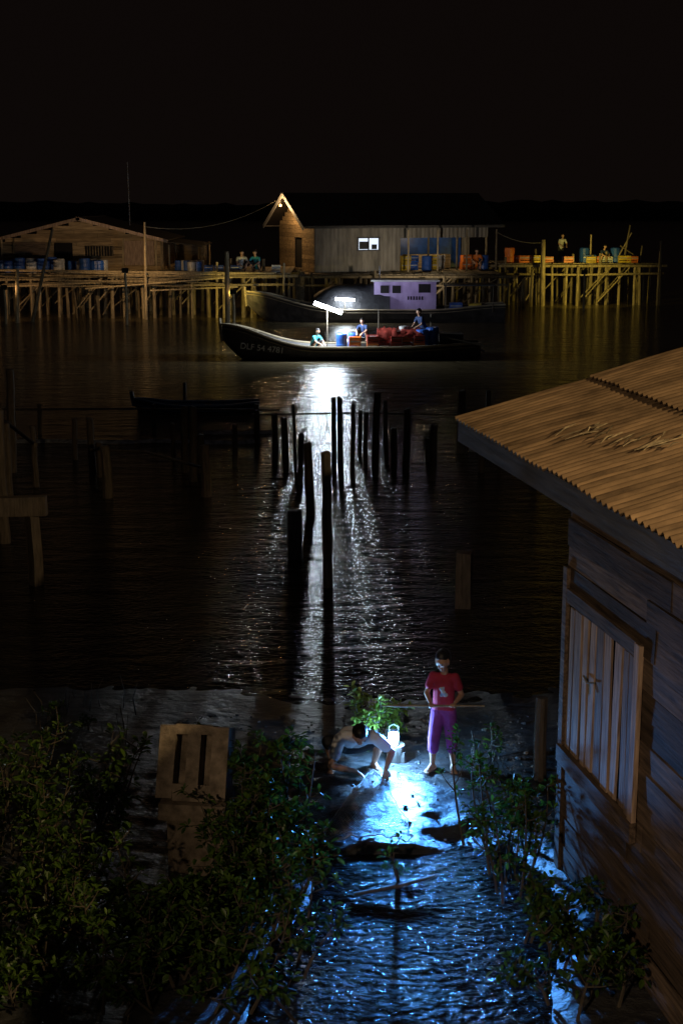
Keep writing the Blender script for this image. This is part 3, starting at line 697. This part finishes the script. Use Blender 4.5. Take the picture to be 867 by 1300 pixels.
# ---------------------------------------------------------------- stilt structures
def platform(name,x0,x1,y0,y1,z,ns,rows,slope=0,rough=1):
    e=empty(name); mb=MB()
    for i in range(int((x1-x0)/.22)):
        x=x0+i*.22+.1; mb.box((x,(y0+y1)/2+R(-.15,.15),z+R(-.015,.015)),(.2,y1-y0+R(-.3,.3),.04),'deck')
    mb.obj('deck_boards',e); mb=MB()
    for r in range(rows):
        y=y0+(y1-y0)*r/max(rows-1,1)
        mb.tube([(x0-.3,y,z-.12),((x0+x1)/2,y+.03,z-.13),(x1+.3,y,z-.12)],.08,'stilt',7)
        if r==0: mb.tube([(x0-.2,y-.15,z-.55),((x0+x1)/2,y-.15,z-.6),(x1+.1,y-.15,z-.52)],.06,'stilt',7)
        for i in range(ns):
            x=x0+(x1-x0)*(i+R(-.35,.35)+.5)/ns; r_=R(.05,.095); lx=R(-.12,.12); yy=y+R(-.5,.5)*rough
            top=z-R(.05,.15) if R(0,1)<.8 else z+R(.2,.7)*rough
            if r==0 and R(0,1)<.25: top=z-R(.6,1.1)
            mb.tube([(x,yy,-.9),(x+lx*.5,yy,top*.5),(x+lx,yy,top)],[r_*1.1,r_,r_*.9],'stilt',7)
        for i in range(ns//3):
            x=R(x0,x1-2); mb.tube([(x,y-.1,R(.1,.6)),(x+R(.8,2),y-.1,z-.2)],.035,'stilt',5)
    mb.obj('stilts',e); return e
random.seed(5)
ld=platform('timber_jetty',-24,-2.4,70,77,2.15,38,4)
mb=MB()
for i in range(16): mb.tube([(R(-20,-9),69.3+R(-.3,.3),R(1.3,2.4)),(R(-9,-3),69.3+R(-.3,.3),R(1.5,2.35))],.04,'stilt',6)
mb.tube([(-14.7,67.5,-.5),(-13.6,68.3,4.3)],[.1,.06],'stilt'); mb.tube([(-17.6,66.5,-.5),(-16.2,68.3,2.9)],[.09,.06],'stilt')
mb.tube([(-15.2,67,-.5),(-15.1,67.2,2.5)],[.1,.08],'stilt'); mb.tube([(-9.4,69,-.5),(-9.35,69,4.6)],[.07,.05],'stilt'); mb.tube([(-5.3,66.8,-.5),(-5.3,66.8,3.3)],[.12,.1],'stilt')
mb.obj('leaning_poles',ld)
rp=platform('fish_landing_platform',8.4,17.4,78.5,82,2.26,15,3)
hp=platform('house_stage',-2.6,8.6,75.0,84,1.85,15,4,rough=.3)

# left house
lh=empty('plank_house',(-13.1,73,2.17))
mb=MB()
hw,hz,pk,dp=4.05,1.55,2.55,7
z=0
while z<pk:
    z1=z+.2; 
    half=hw if z1<hz else hw*(pk-z1)/(pk-hz)
    x=-half
    while x<half-.05:
        xe=min(x+R(1.2,3),half)
        mb.box(((x+xe)/2,R(-.01,.01),(z+z1)/2),(xe-x-.01,.04,.19),'plankwall')
        x=xe
    z=z1
mb.box((0,dp,hz/2),(hw*2,.05,hz),'plankwall'); 
for sx in(-1,1): mb.box((sx*(hw+.03),dp/2,hz/2),(.05,dp,hz),'plankwall')
mb.obj('walls',lh)
mb=MB(); sl=math.atan2(pk-hz,hw); LL=math.hypot(hw,pk-hz)+.5
for sx in(-1,1):
    rm=Matrix.Rotation(sx*sl,3,'Y'); mb.box((sx*(hw+.3)/2,dp/2-.2,(pk+hz)/2+.03-.02),(LL,dp+1.2,.05),'roofdark',rm)
    mb.box((sx*(hw+.3)/2,-.83,(pk+hz)/2-.04),(LL,.04,.16),'batten',rm)
mb.obj('roof',lh)
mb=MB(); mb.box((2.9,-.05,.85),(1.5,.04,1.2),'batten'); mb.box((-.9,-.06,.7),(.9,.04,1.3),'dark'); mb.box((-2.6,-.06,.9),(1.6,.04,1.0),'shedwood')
for x in (-4,-3.4,2.1,3.75,4.02): mb.box((x,-.08,.8),(.09,.06,1.6),'stilt')
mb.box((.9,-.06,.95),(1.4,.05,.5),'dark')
for i in range(10): mb.box((.3+i*.14,-.1,.95),(.04,.03,.5),'stilt')
mb.box((5.1,3,1.3),(1.9,6,.05),'roofdark',Matrix.Rotation(.12,3,'Y'))
for x in (4.4,5.9):
    for y in (0.1,3,5.8): mb.tube([(x,y,0),(x,y,1.25)],.05,'stilt')
mb.box((5.1,4.5,.6),(1.6,.05,1.1),'plankwall')
mb.obj('openings_and_leanto',lh)

# main house, local frame
mh=empty('stilt_house',(-1.39,76,1.9),math.radians(20))
L,W,E,PK=10.0,6.0,2.57,4.05
mb=MB()
def corr(mb,x0,x1,y,z0,z1,k,amp=.02):
    n=int((x1-x0)/.06); vs=[];
    for i in range(n+1):
        x=x0+(x1-x0)*i/n; o=amp*math.sin(i*math.pi/2)
        vs+=[(x,y+o,z0),(x,y+o,z1)]
    mb.add(vs,[(2*i,2*i+2,2*i+3,2*i+1) for i in range(n)],k)
segs=[(0,1.2),(1.2,2.4),(2.4,3.6),(3.6,4.8)]
for a,b in segs:
    if a==2.4: corr(mb,a,b,0,0,1.15,'housewall'); corr(mb,a,b,0,1.75,E,'housewall')
    else: corr(mb,a,b,R(-.01,.01),0,E,'housewall')
corr(mb,4.8,L,0,1.75,E,'housewall')
mb.box((L/2,W,E/2),(L,.06,E),'housewall'); mb.box((L,W/2+1.2,E/2),(.06,W-2.4,E),'housewall'); mb.box((4.8,W/2,E/2),(.06,W-.1,E),'housewall')
mb.obj('walls',mh)
mb=MB()
z=0
while z<PK:
    z1=z+.22; hf=W/2 if z1<E else max(0,(W/2)*(PK-z1)/(PK-E))
    if hf>.05:
        for (a,b) in ([(W/2-hf,2.0),(3.3,W/2+hf)] if z1<1.9 else [(W/2-hf,W/2+hf)]): mb.box((-.03,(a+b)/2,(z+z1)/2),(.04,b-a,.21),'plankwall')
    z=z1
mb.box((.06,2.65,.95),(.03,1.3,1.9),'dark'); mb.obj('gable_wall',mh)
mb=MB()
sl=math.atan2(PK-E,W/2)
ov=.55; LL=math.hypot(W/2,PK-E)+.6
for sy,cy in((1,0),(-1,W)):
    cyy=W/2-sy*(W/2+ov)/2; rm=Matrix.Rotation(sy*sl,3,'X'); cz=PK-(W/2+ov)/2*math.tan(sl)+.05
    mb.box((L/2,cyy,cz),(L+1.6,LL,.06),'roofdark',rm)
    mb.box((-.82,cyy,cz-.07),(.05,LL,.2),'trim',rm)
    mb.box((L/2,(-ov+.02 if sy>0 else W+ov-.02),E-.22),(L+1.5,.04,.14),'fascia')
mb.obj('roof',mh)
mb=MB()
for x in (4.8,6.5,8.2,9.95):
    mb.tube([(x,.06,0),(x,.06,1.8)],.06,'stilt')
    mb.tube([(x,-1.2,0),(x,-1.2,2.2)],.05,'stilt')
mb.box((7.4,3.2,.9),(4.9,.05,1.8),'bluep'); mb.box((7.4,2.4,.4),(2.6,.8,.75),'plankwall')
for (x,y,k) in ((5.3,.5,'yellowp'),(5.8,.6,'bluep'),(6.9,.5,'yellowp'),(7.4,.7,'whitep'),(8.9,.5,'orange'),(9.3,.6,'orange')):
    crate(mb,(x,y,.0),(.5,.4,.4),k); crate(mb,(x+.04,y,.41),(.5,.4,.38),k)
barrel(mb,(6.3,-.2,0),.28,.8,'bluep'); barrel(mb,(9.6,-.4,0),.28,.8,'bluep'); mb.obj('veranda_goods',mh)
mb=MB(); mb.box((3.0,.06,1.45),(1.2,.02,.6),'win'); mb.box((2.75,.04,1.38),(.5,.02,.4),'tarp'); mb.box((3.35,.04,1.3),(.3,.02,.25),'tarp')
for x in (2.4,3.0,3.6): mb.box((x,-.03,1.45),(.06,.06,.66),'fascia')
for z in (1.12,1.78): mb.box((3.0,-.035,z),(1.3,.06,.06),'fascia')
mb.obj('window',mh)
mb=MB(); mb.tube([(-1.05,2.6,3.75),(-1.05,2.6,3.55)],.03,'metal'); mb.lathe((-1.05,2.6,3.4),[(.04,0),(.06,.06),(.03,.12)],'bulb',10)
mb.lathe((7.2,.8,1.95),[(.05,0),(.08,.06),(.03,.12)],'bulb',10)
mb.obj('lamps',mh)
light('gable_light',(-1.3,2.6,3.3),(1,.6,.25),170,.1,mh); light('veranda_light',(7.2,1.0,1.8),(1,.75,.4),60,.08,mh)
mb=MB(); mb.box((-2.15,75.2,.8),(.45,.45,2.4),'concrete'); mb.obj('concrete_pillar')

def flood(x,y,h,aim,p,col=(1,.68,.25),ang=110):
    e=empty('floodlight',(x,y,0)); mb=MB(); mb.tube([(0,0,-.8),(0.03,0,h*.5),(0,0,h)],[.07,.06,.05],'stilt')
    mb.box((0,.02,h+.08),(.3,.12,.22),'dark'); mb.obj('pole',e)
    mb=MB(); mb.box((0,.095,h+.08),(.24,.02,.16),'bulb'); mb.obj('glass',e)
    light('beam',(0,.16,h+.08),col,p,.08,e,'SPOT',(aim[0]-x,aim[1]-y,aim[2]),ang,.8)
flood(-9.9,66.0,2.4,(-10.2,72,1.8),260,(1,.64,.3),115)
flood(-5.0,66.4,1.4,(-5.0,71,.5),260,(1,.76,.18),100)
flood(-15.6,66.5,1.6,(-15.2,72,.9),110,(1,.6,.28),100)
flood(12.6,74.8,1.9,(12.9,80,1.4),460,(1,.78,.14),115)
flood(4.0,71.5,1.7,(3.5,77.5,2.8),320,(1,.86,.66),105)

# platform goods
mb=MB()
for i in range(24):
    x=R(9.4,16.4); y=R(78.8,80.5); k=random.choice(['orange','orange','orange','yellowp','whitep','bluep'])
    z=2.29; 
    crate(mb,(x,y,z),(R(.5,.7),.45,R(.3,.42)),k)
for x in (9.2,13.3,15.0): barrel(mb,(x,79.2,2.29),.28,.8,'bluep' if x>10 else 'orange')
mb.obj('fish_crates')
mb=MB()
for i in range(26):
    x=-17.4+i*.23+R(-.1,.1); 
    if i%9==8: continue
    barrel(mb,(x,70.6+R(-.3,.9),2.17),R(.2,.28),R(.5,.75),random.choice(['bluep','bluep','bluep','whitep']))
mb.obj('plastic_drums')
mb=MB()
for x in (-6.5,-6.0,-5.2,-3.2): crate(mb,(x,70.8,2.17),(.42,.4,.35),random.choice(['whitep','bluep']))
for i in range(9): barrel(mb,(R(-8.4,-7),R(71,73),2.17),.22,.5,random.choice(['whitep','bluep','stilt']))
mb.obj('storage_boxes')
squat('sitting_worker',(-4.9,70.8,2.17),.3,'whitep'); squat('sitting_worker',(-4.2,70.9,2.17),-.4,'teal')
squat('sitting_worker',(7.35,78.6,1.95),0,'orange',scale=1.3)
squat('sitting_worker',(14.3,78.9,2.29),.5,'navy',scale=1.15); stand('standing_worker',(12.2,80.6,2.29),.3,'whitep',scale=1.25)
mb=MB()
mb.tube([(10.9,77.9,-.8),(10.85,77.9,3.55)],[.14,.11],'stilt',10)
mb.tube([(10.2,77.5,-.8),(10.25,77.5,1.9)],[.09,.08],'stilt'); mb.tube([(9.8,77.2,-.8),(9.8,77.2,1.5)],[.09,.08],'stilt')
mb.tube([(17.3,78,-.8),(17.2,78,3.5)],[.08,.06],'stilt'); mb.tube([(15.4,79,2.2),(15.7,79,4.3)],[.06,.04],'stilt'); mb.tube([(14.9,79,2.2),(15.8,79,3.9)],[.04,.03],'stilt'); mb.tube([(15.2,79,3.2),(16.3,79,2.5)],[.04,.03],'stilt')
mb.tube([(13.6,79,2.2),(13.6,79,3.8)],[.05,.04],'stilt'); mb.tube([(16.3,79,2.2),(16.4,79,3.2)],[.05,.04],'stilt')
mb.obj('mooring_poles')
mb=MB(); mb.tube([(-11.2,77,2),(-11.25,77,7.6)],[.05,.025],'metal',6); mb.obj('radio_mast')
def wire(name,a,b,sag,r=.012):
    a=Vector(a);b=Vector(b); mb=MB(); mb.tube([a.lerp(b,t)-Vector((0,0,sag*4*t*(1-t))) for t in [i/12 for i in range(13)]],r,'rope',5); mb.obj(name)
wire('power_cable',(-3.5,78.0,5.6),(-9.35,69,4.4),.6,.015)
wire('mooring_rope',(8.5,79,3.9),(10.8,77.9,3.4),.2,.018)

# ---------------------------------------------------------------- camera
cam=bpy.data.cameras.new('camera'); co=bpy.data.objects.new('camera',cam); COL.objects.link(co)
cam.sensor_fit='VERTICAL'; cam.sensor_height=36; cam.lens=50; cam.clip_end=5000; cam.clip_start=.1
co.location=(0,0,5.6); co.rotation_euler=(math.radians(90-12.345),0,0)
scn.camera=co
